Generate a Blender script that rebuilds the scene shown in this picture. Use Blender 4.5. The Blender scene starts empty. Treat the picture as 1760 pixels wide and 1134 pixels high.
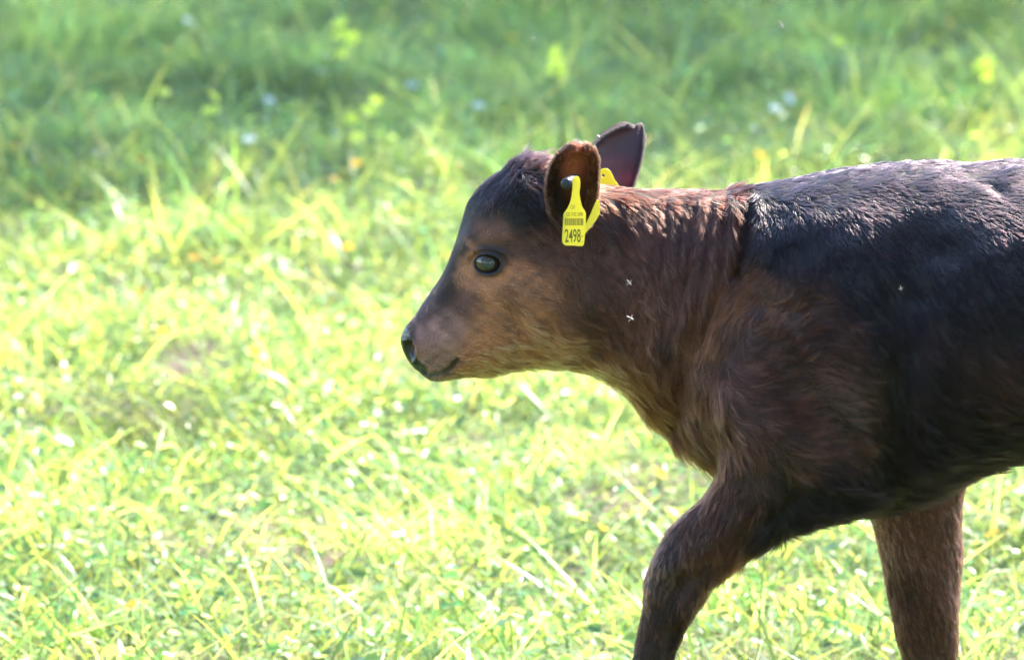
import bpy, math, time
import numpy as np
from mathutils import Vector, kdtree

SC = bpy.context.scene
COL = SC.collection
rng = np.random.default_rng(7)
T0 = time.time()

# ------------------------------------------------------------------ camera, sky, sun, exposure
CAM_D, CAM_H, PITCH = 4.6, 1.50, math.radians(11.7)
LENS = 163.0
cam_d = bpy.data.cameras.new('camera'); cam = bpy.data.objects.new('camera', cam_d); COL.objects.link(cam)
cam.location = (0, -CAM_D, CAM_H); cam.rotation_euler = (math.pi/2 - PITCH, 0, 0)
cam_d.lens = LENS; cam_d.sensor_width = 36; cam_d.clip_start = 0.1; cam_d.clip_end = 2000
cam_d.dof.use_dof = True; cam_d.dof.focus_distance = 4.62; cam_d.dof.aperture_fstop = 7.1
SC.camera = cam

SUN_EL, SUN_AZ = math.radians(46), math.radians(37)      # azimuth to the right of straight behind the calf
sdir = Vector((math.sin(SUN_AZ)*math.cos(SUN_EL), math.cos(SUN_AZ)*math.cos(SUN_EL), math.sin(SUN_EL)))
wd = bpy.data.worlds.new('World'); SC.world = wd; wd.use_nodes = True
wn = wd.node_tree.nodes; wl = wd.node_tree.links
sky = wn.new('ShaderNodeTexSky'); sky.sky_type = 'NISHITA'; sky.sun_disc = False
sky.sun_elevation = SUN_EL; sky.sun_rotation = SUN_AZ
sky.air_density = 1.0; sky.dust_density = .6; sky.ozone_density = 3.0
wn['Background'].inputs[1].default_value = 0.15
wl.new(sky.outputs[0], wn['Background'].inputs[0])
sl = bpy.data.lights.new('sun', 'SUN'); sl.energy = 4.0; sl.angle = math.radians(0.55); sl.color = (1.0, 0.93, 0.79)
so = bpy.data.objects.new('sun', sl); COL.objects.link(so); so.location = sdir*30
so.rotation_euler = sdir.to_track_quat('Z', 'Y').to_euler()
SC.view_settings.view_transform = 'Standard'; SC.view_settings.look = 'None'
SC.view_settings.exposure = 2.72; SC.view_settings.gamma = 1
SC.cycles.max_bounces = 8; SC.cycles.transparent_max_bounces = 8
SC.cycles.caustics_reflective = False; SC.cycles.caustics_refractive = False
SC.cycles_curves.shape = 'RIBBONS'
SC.cycles.use_denoising = True; SC.cycles.denoising_prefilter = 'FAST'
SC.cycles.sample_clamp_indirect = 8.0

# ------------------------------------------------------------------ picture <-> place (tracing aid: the photograph is 1760 x 1134)
FPX = LENS/36*1760
cp, sp = math.cos(PITCH), math.sin(PITCH)
def at(px, py, Y=0.0):
    """point on the vertical plane y = Y seen at pixel px, py"""
    u = (px-880)/FPX; v = -(py-567)/FPX
    dx, dy, dz = u, cp + v*sp, -sp + v*cp
    t = (Y + CAM_D)/dy
    return (t*dx, Y, CAM_H + t*dz)
def on_ground(px, py, z=0.0):
    u = (px-880)/FPX; v = -(py-567)/FPX
    dx, dy, dz = u, cp + v*sp, -sp + v*cp
    t = (z-CAM_H)/dz
    return (t*dx, -CAM_D + t*dy, z)
def pix(P):
    x, y, z = P[:, 0], P[:, 1] + CAM_D, P[:, 2] - CAM_H
    d = y*cp - z*sp; up = y*sp + z*cp
    return 880 + FPX*x/d, 567 - FPX*up/d

# ------------------------------------------------------------------ helpers
def tag(o, label=None, cat=None, group=None, kind=None):
    if label: o['label'] = label
    if cat: o['category'] = cat
    if group: o['group'] = group
    if kind: o['kind'] = kind
    return o
def empty(name, loc=(0, 0, 0)):
    o = bpy.data.objects.new(name, None); COL.objects.link(o); o.location = loc; o.empty_display_size = .05
    return o
def mesh_obj(name, V, F, mats, parent=None, smooth=True, cols=None, local=None):
    me = bpy.data.meshes.new(name)
    V = np.asarray(V, dtype=np.float32)
    if isinstance(F, np.ndarray):
        k = F.shape[1]
        me.vertices.add(len(V)); me.vertices.foreach_set('co', V.ravel())
        me.loops.add(F.size); me.loops.foreach_set('vertex_index', F.ravel().astype(np.int32))
        me.polygons.add(len(F)); me.polygons.foreach_set('loop_start', np.arange(0, F.size, k, dtype=np.int32))
        me.polygons.foreach_set('loop_total', np.full(len(F), k, dtype=np.int32))
        me.update(calc_edges=True)
    else:
        me.from_pydata([tuple(map(float, v)) for v in V], [], [tuple(map(int, f)) for f in F]); me.update()
    if smooth: me.polygons.foreach_set('use_smooth', np.ones(len(me.polygons), dtype=bool))
    if cols is not None:
        a = me.color_attributes.new('tint', 'FLOAT_COLOR', 'POINT')
        c = np.ones((len(V), 4), dtype=np.float32); c[:, :cols.shape[1]] = cols
        a.data.foreach_set('color', c.ravel())
    for m in (mats if isinstance(mats, (list, tuple)) else [mats]): me.materials.append(m)
    o = bpy.data.objects.new(name, me); COL.objects.link(o)
    if parent is not None: o.parent = parent
    return o
def new_mat(name):
    m = bpy.data.materials.new(name); m.use_nodes = True
    return m, m.node_tree.nodes, m.node_tree.links, m.node_tree.nodes['Principled BSDF']
def waves(P, scale, seed, n=10):
    """smooth cheap 3-D noise in about -1..1"""
    r = np.random.default_rng(seed)
    out = np.zeros(len(P))
    for _ in range(n):
        k = r.normal(size=P.shape[1]); k /= np.linalg.norm(k)
        out += np.sin(P @ (k*(2*math.pi/scale*r.uniform(.6, 1.6))) + r.uniform(0, 6.28))
    return out/math.sqrt(n)*1.1
def norm(a): return a/np.maximum(np.linalg.norm(a, axis=1, keepdims=True), 1e-9)
def gauss_map(x, y, pts):
    """normalised Gaussian blend of control points (px, py, sigma, values...)"""
    acc = 0; w = 1e-12
    for p in pts:
        g = np.exp(-((x-p[0])**2 + (y-p[1])**2)/(2*p[2]**2)) + 1e-9/(1+((x-p[0])**2 + (y-p[1])**2)/p[2]**2)
        acc = acc + g[..., None]*np.array(p[3:], dtype=float); w = w + g
    return acc/w[..., None]

# ------------------------------------------------------------------ ground and sky-shading trees
def ground_material():
    m, n, l, b = new_mat('meadow_soil')
    geo = n.new('ShaderNodeNewGeometry')
    n1 = n.new('ShaderNodeTexNoise'); n1.inputs['Scale'].default_value = 2.2; n1.inputs['Detail'].default_value = 8
    n2 = n.new('ShaderNodeTexNoise'); n2.inputs['Scale'].default_value = 60; n2.inputs['Detail'].default_value = 6
    for q in (n1, n2): l.new(geo.outputs['Position'], q.inputs['Vector'])
    r1 = n.new('ShaderNodeValToRGB'); e = r1.color_ramp.elements
    e[0].position = .34; e[0].color = (.16, .12, .08, 1); e[1].position = .5; e[1].color = (.08, .13, .03, 1)
    ba = n.new('ShaderNodeAttribute'); ba.attribute_name = 'tint'
    bm_ = n.new('ShaderNodeMixRGB'); bm_.inputs[2].default_value = (.085, .054, .040, 1); l.new(ba.outputs['Fac'], bm_.inputs[0]); l.new(r1.outputs[0], bm_.inputs[1])
    r2 = n.new('ShaderNodeValToRGB'); e = r2.color_ramp.elements
    e[0].position = .3; e[0].color = (.5, .5, .5, 1); e[1].position = .75; e[1].color = (1.5, 1.4, 1.3, 1)
    l.new(n1.outputs[0], r1.inputs[0]); l.new(n2.outputs[0], r2.inputs[0])
    mx = n.new('ShaderNodeMixRGB'); mx.blend_type = 'MULTIPLY'; mx.inputs[0].default_value = 1
    l.new(bm_.outputs[0], mx.inputs[1]); l.new(r2.outputs[0], mx.inputs[2]); l.new(mx.outputs[0], b.inputs['Base Color'])
    b.inputs['Roughness'].default_value = .9
    bp = n.new('ShaderNodeBump'); bp.inputs['Distance'].default_value = .02; l.new(n2.outputs[0], bp.inputs['Height'])
    l.new(bp.outputs[0], b.inputs['Normal'])
    return m
def hummock(X, Y):
    return .018*np.sin(X*2.1+1)*np.cos(Y*1.7) + .012*np.sin(X*5.3+Y*4.1) + .008*np.sin(X*11-Y*9+2) - .02
xs = np.concatenate([[-600, -120, -30, -10], np.linspace(-6, 6, 161), [10, 30, 120, 600]])
ys = np.concatenate([[-100, -30, -12, -8], np.linspace(-6, 12, 221), [20, 40, 120, 400, 1200]])
GX, GY = np.meshgrid(xs, ys)
fade = np.clip((11-np.abs(GY-3))/3, 0, 1)*np.clip((8-np.abs(GX))/2, 0, 1)
GZ = hummock(GX, GY)*fade
gi = np.arange(GX.size).reshape(GX.shape)
gf = np.stack([gi[:-1, :-1], gi[:-1, 1:], gi[1:, 1:], gi[1:, :-1]], -1).reshape(-1, 4)
def bare(x, y):
    """patches where the turf is thin"""
    P = np.stack([x, y], 1)
    v = waves(P, .55, 41)*.6 + waves(P, .2, 42)*.5
    for bx, by, s in [(*on_ground(460, 860)[:2], .08), (*on_ground(960, 960)[:2], .08), (*on_ground(1080, 800)[:2], .09), (*on_ground(540, 920)[:2], .07), (*on_ground(1340, 1090)[:2], .1), (*on_ground(280, 620)[:2], .10)]:
        v += 2.0*np.exp(-((x-bx)**2 + ((y-by)*.5)**2)/(2*(s*.7)**2))
    return v
gb = np.clip(bare(GX.ravel(), GY.ravel())*1.0-.8, 0, 1)[:, None]*np.ones(3)
tag(mesh_obj('ground', np.stack([GX, GY, GZ], -1).reshape(-1, 3), gf, ground_material(), cols=gb), kind='structure')

def leaf_material(name, diff, trans, rough=.35, spec=.5, tw=.5):
    m, n, l, b = new_mat(name)
    at_ = n.new('ShaderNodeAttribute'); at_.attribute_name = 'tint'
    d = n.new('ShaderNodeMixRGB'); d.blend_type = 'MULTIPLY'; d.inputs[0].default_value = 1; d.inputs[1].default_value = (*diff, 1)
    t = n.new('ShaderNodeMixRGB'); t.blend_type = 'MULTIPLY'; t.inputs[0].default_value = 1; t.inputs[1].default_value = (*trans, 1)
    l.new(at_.outputs['Color'], d.inputs[2]); l.new(at_.outputs['Color'], t.inputs[2])
    l.new(d.outputs[0], b.inputs['Base Color']); b.inputs['Roughness'].default_value = rough
    b.inputs['Specular IOR Level'].default_value = spec
    tr = n.new('ShaderNodeBsdfTranslucent'); l.new(t.outputs[0], tr.inputs['Color'])
    mx = n.new('ShaderNodeMixShader'); mx.inputs[0].default_value = tw
    l.new(b.outputs[0], mx.inputs[1]); l.new(tr.outputs[0], mx.inputs[2])
    l.new(mx.outputs[0], n['Material Output'].inputs['Surface'])
    return m
def bark_material():
    m, n, l, b = new_mat('bark')
    q = n.new('ShaderNodeTexNoise'); q.inputs['Scale'].default_value = 9; q.inputs['Detail'].default_value = 6
    r = n.new('ShaderNodeValToRGB'); r.color_ramp.elements[0].color = (.03, .022, .016, 1); r.color_ramp.elements[1].color = (.14, .11, .08, 1)
    l.new(q.outputs[0], r.inputs[0]); l.new(r.outputs[0], b.inputs['Base Color']); b.inputs['Roughness'].default_value = .9
    return m
TREE_LEAF = leaf_material('tree_leaf', (.05, .09, .02), (.12, .22, .03), .5, .3)
BARK = bark_material()
def tube(pts, rad, k=10):
    pts = np.array(pts, float); V = []; F = []
    for i, p in enumerate(pts):
        t = pts[min(i+1, len(pts)-1)] - pts[max(i-1, 0)]; t /= np.linalg.norm(t)
        a = np.cross(t, [0.3, 1, .2]); a /= np.linalg.norm(a); b = np.cross(t, a)
        for j in range(k):
            an = 2*math.pi*j/k; V.append(p + rad[i]*(a*math.cos(an) + b*math.sin(an)))
    for i in range(len(pts)-1):
        for j in range(k):
            F.append((i*k+j, i*k+(j+1) % k, (i+1)*k+(j+1) % k, (i+1)*k+j))
    F.append(tuple(range(k))[::-1]); F.append(tuple((len(pts)-1)*k+j for j in range(k)))
    return V, F
def merge(parts):
    V = []; F = []
    for v, f in parts:
        o = len(V); V += list(v); F += [tuple(i+o for i in q) for q in f]
    return V, F
def tree(loc, h, cr, seed, label, nleaf=26000, rz=3.0):
    r = np.random.default_rng(seed); t = empty('tree', loc); tag(t, label, 'tree', 'trees shading the far meadow')
    parts = [tube([(0, 0, -.2), (.05, .03, h*.3), (-.04, .06, h*.6), (0, 0, h*.85)], [h*.035, h*.028, h*.018, h*.006])]
    cent = []
    for i in range(16):
        a = r.uniform(0, 6.28); z0 = (h-2*rz)*r.uniform(.8, 1.25); L = cr*r.uniform(.55, .95)
        e = np.array([math.cos(a)*L, math.sin(a)*L, z0 + L*r.uniform(.1, .6)])
        parts.append(tube([(0, 0, z0), e*.5+np.array([0, 0, z0*.5+.1]), e], [h*.012, h*.008, h*.003], 6)); cent.append(e)
    mesh_obj('trunk', *merge(parts), BARK, t)
    cl = []
    for i in range(90):
        d = r.normal(size=3); d /= np.linalg.norm(d); rr = r.uniform(.35, 1)**.5
        cl.append(np.array([0, 0, h-rz]) + d*rr*np.array([cr, cr, rz]))
    cl = np.array(cl); k = r.integers(0, len(cl), nleaf)
    c = cl[k] + r.normal(size=(nleaf, 3))*cr*.13
    u = norm(r.normal(size=(nleaf, 3))); v = norm(np.cross(u, r.normal(size=(nleaf, 3)))); s = r.uniform(.05, .09, nleaf)[:, None]
    V = np.stack([c-u*s, c+v*s*.5, c+u*s, c-v*s*.5], 1).reshape(-1, 3)
    tt = np.repeat(r.uniform(.6, 1.4, nleaf), 4)[:, None]*np.ones(3)
    mesh_obj('crown', V, np.arange(nleaf*4).reshape(-1, 4), TREE_LEAF, t, cols=tt)
# crown centres sit up-sun of the ground they shade
def up_sun(x, y, h): k = h/sdir.z; return (x+sdir.x*k, y+sdir.y*k, 0)
for i, (gx, gy, h, cr, lab) in enumerate([
        (.35, 7.95, 14., 3.3, 'broad leafy tree with a low crown, nearest of the meadow trees'),
        (3.9, 9.5, 14.5, 3.3, 'tall leafy tree at the right end of the meadow trees'),
        (-2.3, 6.3, 13., 2.5, 'smaller rounded tree at the left end of the meadow trees')]):
    tree(up_sun(gx, gy, h-3), h, cr, 100+i, lab, nleaf=22000)
src = []  # unseen tree row added behind the camera to cut sky light on the flank
for i in (0, 1):
    tree((0, 0, 0), 12.5, 4.6, 120+i, 'tree', nleaf=30000, rz=6.0); src.append([o for o in COL.objects if o.name.startswith('tree')][-1])
BACK_LABEL = ['added unseen tree at the left of the row behind the viewpoint', 'added unseen tree, second from the left in the row behind the viewpoint', 'added unseen tree in the middle of the row behind the viewpoint', 'added unseen tree, fourth from the left in the row behind the viewpoint', 'added unseen tree at the right of the row behind the viewpoint']
for i, (tx, ty, sc_) in enumerate([(-19, -15, 1.2), (-10, -18, 1.3), (-1, -17, 1.15), (9, -18, 1.35), (18, -14, 1.2)]):
    p = src[i % 2]; c = p
    if i > 1:
        c = p.copy(); COL.objects.link(c)
        for ch in p.children:
            d = ch.copy(); COL.objects.link(d); d.parent = c
    c.location = (tx, ty, 0); c.scale = (sc_*1.15, sc_*1.15, sc_); c.rotation_euler = (0, 0, i*1.3)
    tag(c, BACK_LABEL[i], 'tree', 'trees in a row behind the viewpoint')
print('trees', time.time()-T0)

# ------------------------------------------------------------------ the calf: silhouettes blown up into a body
H = 0.0025
X0, X1, Z0, Z1, YW = -0.135, 0.93, -0.004, 0.752, 0.185
gx = np.arange(X0, X1, H); gz = np.arange(Z0, Z1, H); gy = np.arange(-YW, YW+H, H)
XX, ZZ = np.meshgrid(gx, gz, indexing='ij')
def smooth_poly(P, n=5):
    P = np.array(P, float); out = []
    N = len(P)
    for i in range(N):
        a, b, c, d = P[i-1], P[i], P[(i+1) % N], P[(i+2) % N]
        for t in np.arange(n)/n:
            out.append(.5*((2*b) + (c-a)*t + (2*a-5*b+4*c-d)*t*t + (-a+3*b-3*c+d)*t**3))
    return np.array(out)
def sdf2(P):
    d = np.full(XX.shape, 1e9); inside = np.zeros(XX.shape, bool)
    for i in range(len(P)):
        a, b = P[i], P[(i+1) % len(P)]
        e = b-a; L = max(e@e, 1e-12)
        t = np.clip(((XX-a[0])*e[0] + (ZZ-a[1])*e[1])/L, 0, 1)
        d = np.minimum(d, (XX-a[0]-t*e[0])**2 + (ZZ-a[1]-t*e[1])**2)
        c = ((a[1] > ZZ) != (b[1] > ZZ))
        if abs(e[1]) > 1e-12: inside ^= c & (XX < a[0] + e[0]*(ZZ-a[1])/e[1])
    return np.where(inside, -1, 1)*np.sqrt(d)
def blur(a, s):
    k = int(3*s)+1; w = np.exp(-(np.arange(-k, k+1)**2)/(2*s*s)); w /= w.sum()
    for ax in (0, 1):
        p = np.pad(a, [(k, k) if q == ax else (0, 0) for q in (0, 1)], mode='edge')
        a = sum(w[i]*np.take(p, np.arange(i, i+a.shape[ax]), axis=ax) for i in range(2*k+1))
    return a
def inflate(P):
    sd = sdf2(smooth_poly(P)); mask = sd < 0
    ii = np.where(mask.any(1))[0]; jj = np.where(mask.any(0))[0]
    sl_ = (slice(max(ii[0]-1, 0), ii[-1]+2), slice(max(jj[0]-1, 0), jj[-1]+2))
    m = mask[sl_]; h = np.where(m, (sd[sl_])**2, 0.0)
    par = (np.add.outer(np.arange(m.shape[0]), np.arange(m.shape[1])) % 2).astype(bool)
    for it in range(700):
        for c in (par, ~par):
            q = np.zeros_like(h)
            q[1:-1, 1:-1] = .25*(h[2:, 1:-1]+h[:-2, 1:-1]+h[1:-1, 2:]+h[1:-1, :-2]) + .5*H*H
            s = m & c; h[s] += 1.9*(q[s]-h[s])
    ratio = np.zeros_like(XX); wt = np.zeros_like(XX)
    full = np.zeros_like(XX); full[sl_] = h
    good = sd < -1.6*H
    ratio[good] = full[good]/(-sd[good]); wt[good] = 1
    num, den = ratio.copy(), wt.copy()
    for s in (1.5, 4, 12, 40):
        b1, b0 = blur(num, s), blur(den, s)
        f = (wt == 0) & (b0 > 1e-3); ratio[f] = b1[f]/b0[f]; wt[f] = 1; num[f] = ratio[f]; den[f] = 1
    ratio[wt == 0] = .05
    return blur(ratio*(-sd), .8), sd
PX, PZ = 880 + 0*XX, 0*XX
_p = pix(np.stack([XX.ravel(), 0*XX.ravel(), ZZ.ravel()], 1)); PX, PZ = _p[0].reshape(XX.shape), _p[1].reshape(XX.shape)
def plane(L, Y): return [(at(a, b, Y)[0], at(a, b, Y)[2]) for a, b in L]

TRUNK = [(689, 590), (690, 577), (696, 564), (706, 552), (717, 538), (731, 517), (746, 494), (760, 470), (772, 447), (781, 424),
 (788, 402), (794, 382), (800, 360), (808, 343), (822, 326), (840, 310), (858, 298), (874, 285), (890, 276), (910, 273), (935, 274), (965, 284), (998, 305),
 (1030, 320), (1060, 324), (1100, 327), (1150, 329), (1200, 330), (1248, 330), (1266, 325), (1295, 322), (1330, 316), (1380, 307),
 (1430, 297), (1480, 289), (1530, 284), (1600, 280), (1660, 284), (1710, 283), (1760, 281), (1900, 280), (2080, 284), (2220, 300), (2310, 335),
 (2350, 400), (2355, 500), (2330, 600), (2290, 680), (2200, 720), (2050, 745), (1900, 768), (1760, 786), (1700, 798), (1650, 822), (1590, 855), (1520, 874), (1450, 880),
 (1380, 868), (1310, 835), (1250, 806), (1212, 795), (1190, 780), (1165, 765), (1145, 749), (1128, 732), (1108, 712), (1084, 684), (1060, 663), (1040, 650),
 (1010, 640), (975, 636), (940, 633), (910, 632), (880, 637), (855, 645), (830, 649), (812, 648), (798, 648), (780, 653), (760, 656), (742, 654), (724, 641), (707, 626), (695, 609)]
NEAR_LEG = [(1330, 640), (1420, 640), (1500, 700), (1530, 790), (1510, 868), (1460, 888), (1400, 902), (1345, 928), (1285, 960), (1240, 996), (1205, 1032), (1186, 1062), (1175, 1090), (1160, 1134),
 (1146, 1190), (1140, 1250), (1146, 1300), (1138, 1340), (1120, 1370), (1118, 1400), (1120, 1448), (1090, 1464), (1030, 1462), (1022, 1440), (1048, 1390), (1062, 1340), (1064, 1290), (1070, 1230), (1078, 1170), (1087, 1132), (1098, 1085), (1106, 1045), (1107, 1005), (1115, 978),
 (1130, 945), (1147, 912), (1170, 888), (1200, 864), (1222, 836), (1235, 805), (1250, 740), (1280, 670)]
FAR_LEG = [(1460, 700), (1560, 640), (1680, 700), (1672, 790), (1655, 850), (1652, 900), (1654, 950), (1650, 1000), (1648, 1050), (1646, 1100), (1640, 1134), (1625, 1190), (1618, 1250), (1626, 1300), (1622, 1340), (1612, 1370), (1612, 1395), (1622, 1425),
 (1600, 1436), (1530, 1436), (1520, 1422), (1538, 1390), (1548, 1350), (1552, 1300), (1560, 1240), (1562, 1190), (1552, 1134), (1540, 1090), (1526, 1020), (1516, 960), (1504, 910), (1490, 870), (1470, 800)]
HIND = [(2080, 430), (2220, 380), (2330, 450), (2345, 600), (2290, 720), (2262, 820), (2290, 930), (2330, 1010), (2345, 1060), (2325, 1130), (2300, 1200), (2285, 1290), (2275, 1340), (2262, 1385), (2275, 1450),
 (2240, 1462), (2175, 1460), (2170, 1440), (2195, 1390), (2208, 1340), (2215, 1280), (2222, 1200), (2232, 1120), (2230, 1050), (2180, 960), (2110, 870), (2040, 780), (2010, 680), (2030, 540)]
HIND_FAR = [(a-90 if b > 800 else a-90*max(0, (b-500)/300), b) for a, b in HIND]
TAIL = [(2290, 310), (2330, 322), (2372, 390), (2392, 520), (2396, 700), (2402, 860), (2392, 990), (2376, 1000), (2364, 860), (2366, 700), (2360, 540), (2335, 430), (2300, 360)]

S_TRUNK = gauss_map(PX, PZ, [(700, 600, 40, .80), (760, 590, 45, .74), (790, 500, 45, .66), (840, 450, 50, .74), (870, 350, 50, .80), (930, 450, 60, .66), (900, 580, 50, .62),
  (1000, 430, 60, .62), (1000, 600, 50, .55), (1100, 480, 70, .60), (1200, 500, 70, .62), (1150, 700, 60, .62), (1280, 450, 80, .60), (1330, 650, 90, .80), (1450, 500, 110, .74), (1600, 600, 130, .92), (1500, 330, 60, .9),
  (1750, 550, 150, .98), (2000, 520, 150, .98), (2250, 480, 120, .80)])[..., 0]
PARTS = [
 (TRUNK, S_TRUNK, lambda z: 0*z, 0.0),
 (NEAR_LEG, 0*XX+.80, lambda z: -.085 + .012*np.clip((z-.35)/.2, 0, 1), -.085),
 (FAR_LEG, 0*XX+.86, lambda z: .080 - .012*np.clip((z-.35)/.2, 0, 1), .080),
 (HIND, 0*XX+.62, lambda z: -.085 + .0*z, -.085),
 (HIND_FAR, 0*XX+.62, lambda z: .085 + .0*z, .085),
 (TAIL, 0*XX+.95, lambda z: 0*z, 0.0)]
FIELD = None
for poly, S, yc, Y in PARTS:
    h, sd = inflate(plane(poly, Y))
    hx, hz = np.gradient(h, H)
    f = (gy[None, :, None] - yc(gz)[None, None, :])
    S3 = S[:, None, :]
    g = np.sqrt((2*f/S3**2)**2 + hx[:, None, :]**2 + hz[:, None, :]**2)
    phi = ((f/S3)**2 - h[:, None, :])/np.maximum(g, .03)
    wo = np.clip((sd-.004)/.014, 0, 1)[:, None, :]; wo = wo*wo*(3-2*wo)
    phi = phi*(1-wo) + np.hypot(np.maximum(sd, 0)[:, None, :], f*.6)*wo
    phi = np.maximum(phi, -0.06).astype(np.float32)
    if FIELD is None: FIELD = phi
    else:
        k = .022
        q = np.clip(.5+.5*(phi-FIELD)/k, 0, 1)
        FIELD = (phi*(1-q) + FIELD*q - k*q*(1-q)).astype(np.float32)
FIELD[0] = FIELD[-1] = 1; FIELD[:, 0] = FIELD[:, -1] = 1; FIELD[:, :, 0] = .02; FIELD[:, :, -1] = 1
print('field', FIELD.shape, time.time()-T0)

def surface_nets(F):
    s = F < 0
    cnt = np.zeros(tuple(d-1 for d in F.shape), np.int8)
    cor = [(i, j, k) for i in (0, 1) for j in (0, 1) for k in (0, 1)]
    A, B, C = cnt.shape
    for i, j, k in cor: cnt += s[i:i+A, j:j+B, k:k+C]
    act = (cnt > 0) & (cnt < 8)
    idx = np.argwhere(act); vid = np.full(cnt.shape, -1, np.int32); vid[act] = np.arange(len(idx))
    val = {c: F[idx[:, 0]+c[0], idx[:, 1]+c[1], idx[:, 2]+c[2]] for c in cor}
    acc = np.zeros((len(idx), 3)); n = np.zeros(len(idx))
    for a in cor:
        for ax in range(3):
            if a[ax]: continue
            b = list(a); b[ax] = 1; b = tuple(b)
            va, vb = val[a], val[b]; cr = (va < 0) != (vb < 0)
            t = np.where(cr, va/np.where(cr, va-vb, 1), 0)
            p = np.tile(np.array(a, float), (len(idx), 1)); p[:, ax] += t
            acc[cr] += p[cr]; n[cr] += 1
    V = idx + acc/n[:, None]
    Fs = []
    for ax in range(3):
        o1, o2 = [(1, 2), (2, 0), (0, 1)][ax]
        sl0 = [slice(None)]*3; sl1 = [slice(None)]*3; sl0[ax] = slice(0, -1); sl1[ax] = slice(1, None)
        a, b = s[tuple(sl0)], s[tuple(sl1)]
        e = np.argwhere(a != b); inside = a[tuple(e.T)]
        ok = (e[:, o1] > 0) & (e[:, o2] > 0) & (e[:, o1] < F.shape[o1]-1) & (e[:, o2] < F.shape[o2]-1)
        e = e[ok]; inside = inside[ok]
        def cell(d1, d2):
            c = e.copy(); c[:, o1] -= d1; c[:, o2] -= d2; return vid[tuple(c.T)]
        q = np.stack([cell(1, 1), cell(0, 1), cell(0, 0), cell(1, 0)], 1)
        q[~inside] = q[~inside][:, ::-1]
        Fs.append(q)
    return V, np.concatenate(Fs)
BV, BF = surface_nets(FIELD)
BV = np.stack([X0+BV[:, 0]*H, -YW+BV[:, 1]*H, Z0+BV[:, 2]*H], 1)
def edges_of(F):
    e = np.concatenate([F[:, [0, 1]], F[:, [1, 2]], F[:, [2, 3]], F[:, [3, 0]]]); e.sort(1)
    return np.unique(e, axis=0)
E = edges_of(BF)
def relax(V, E, it, lam=.5, w=None):
    deg = np.bincount(E.ravel(), minlength=len(V)).astype(float)[:, None]
    for _ in range(it):
        acc = np.zeros_like(V)
        for k in range(3):
            acc[:, k] = np.bincount(E[:, 0], V[E[:, 1], k], len(V)) + np.bincount(E[:, 1], V[E[:, 0], k], len(V))
        d = lam*(acc/deg - V); V = V + (d if w is None else d*w)
    return V
for _ in range(3): BV = relax(BV, E, 1, .55); BV = relax(BV, E, 1, -.50)
BV = relax(BV, E, 2, .4)
def vnormals(V, F):
    n = np.cross(V[F[:, 2]]-V[F[:, 0]], V[F[:, 3]]-V[F[:, 1]]); N = np.zeros_like(V)
    for k in range(3):
        for c in range(F.shape[1]): N[:, k] += np.bincount(F[:, c], n[:, k], len(V))
    return norm(N)
print('body mesh', len(BV), time.time()-T0)

# finer quads where the face has small forms (1 quad -> 4)

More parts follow.
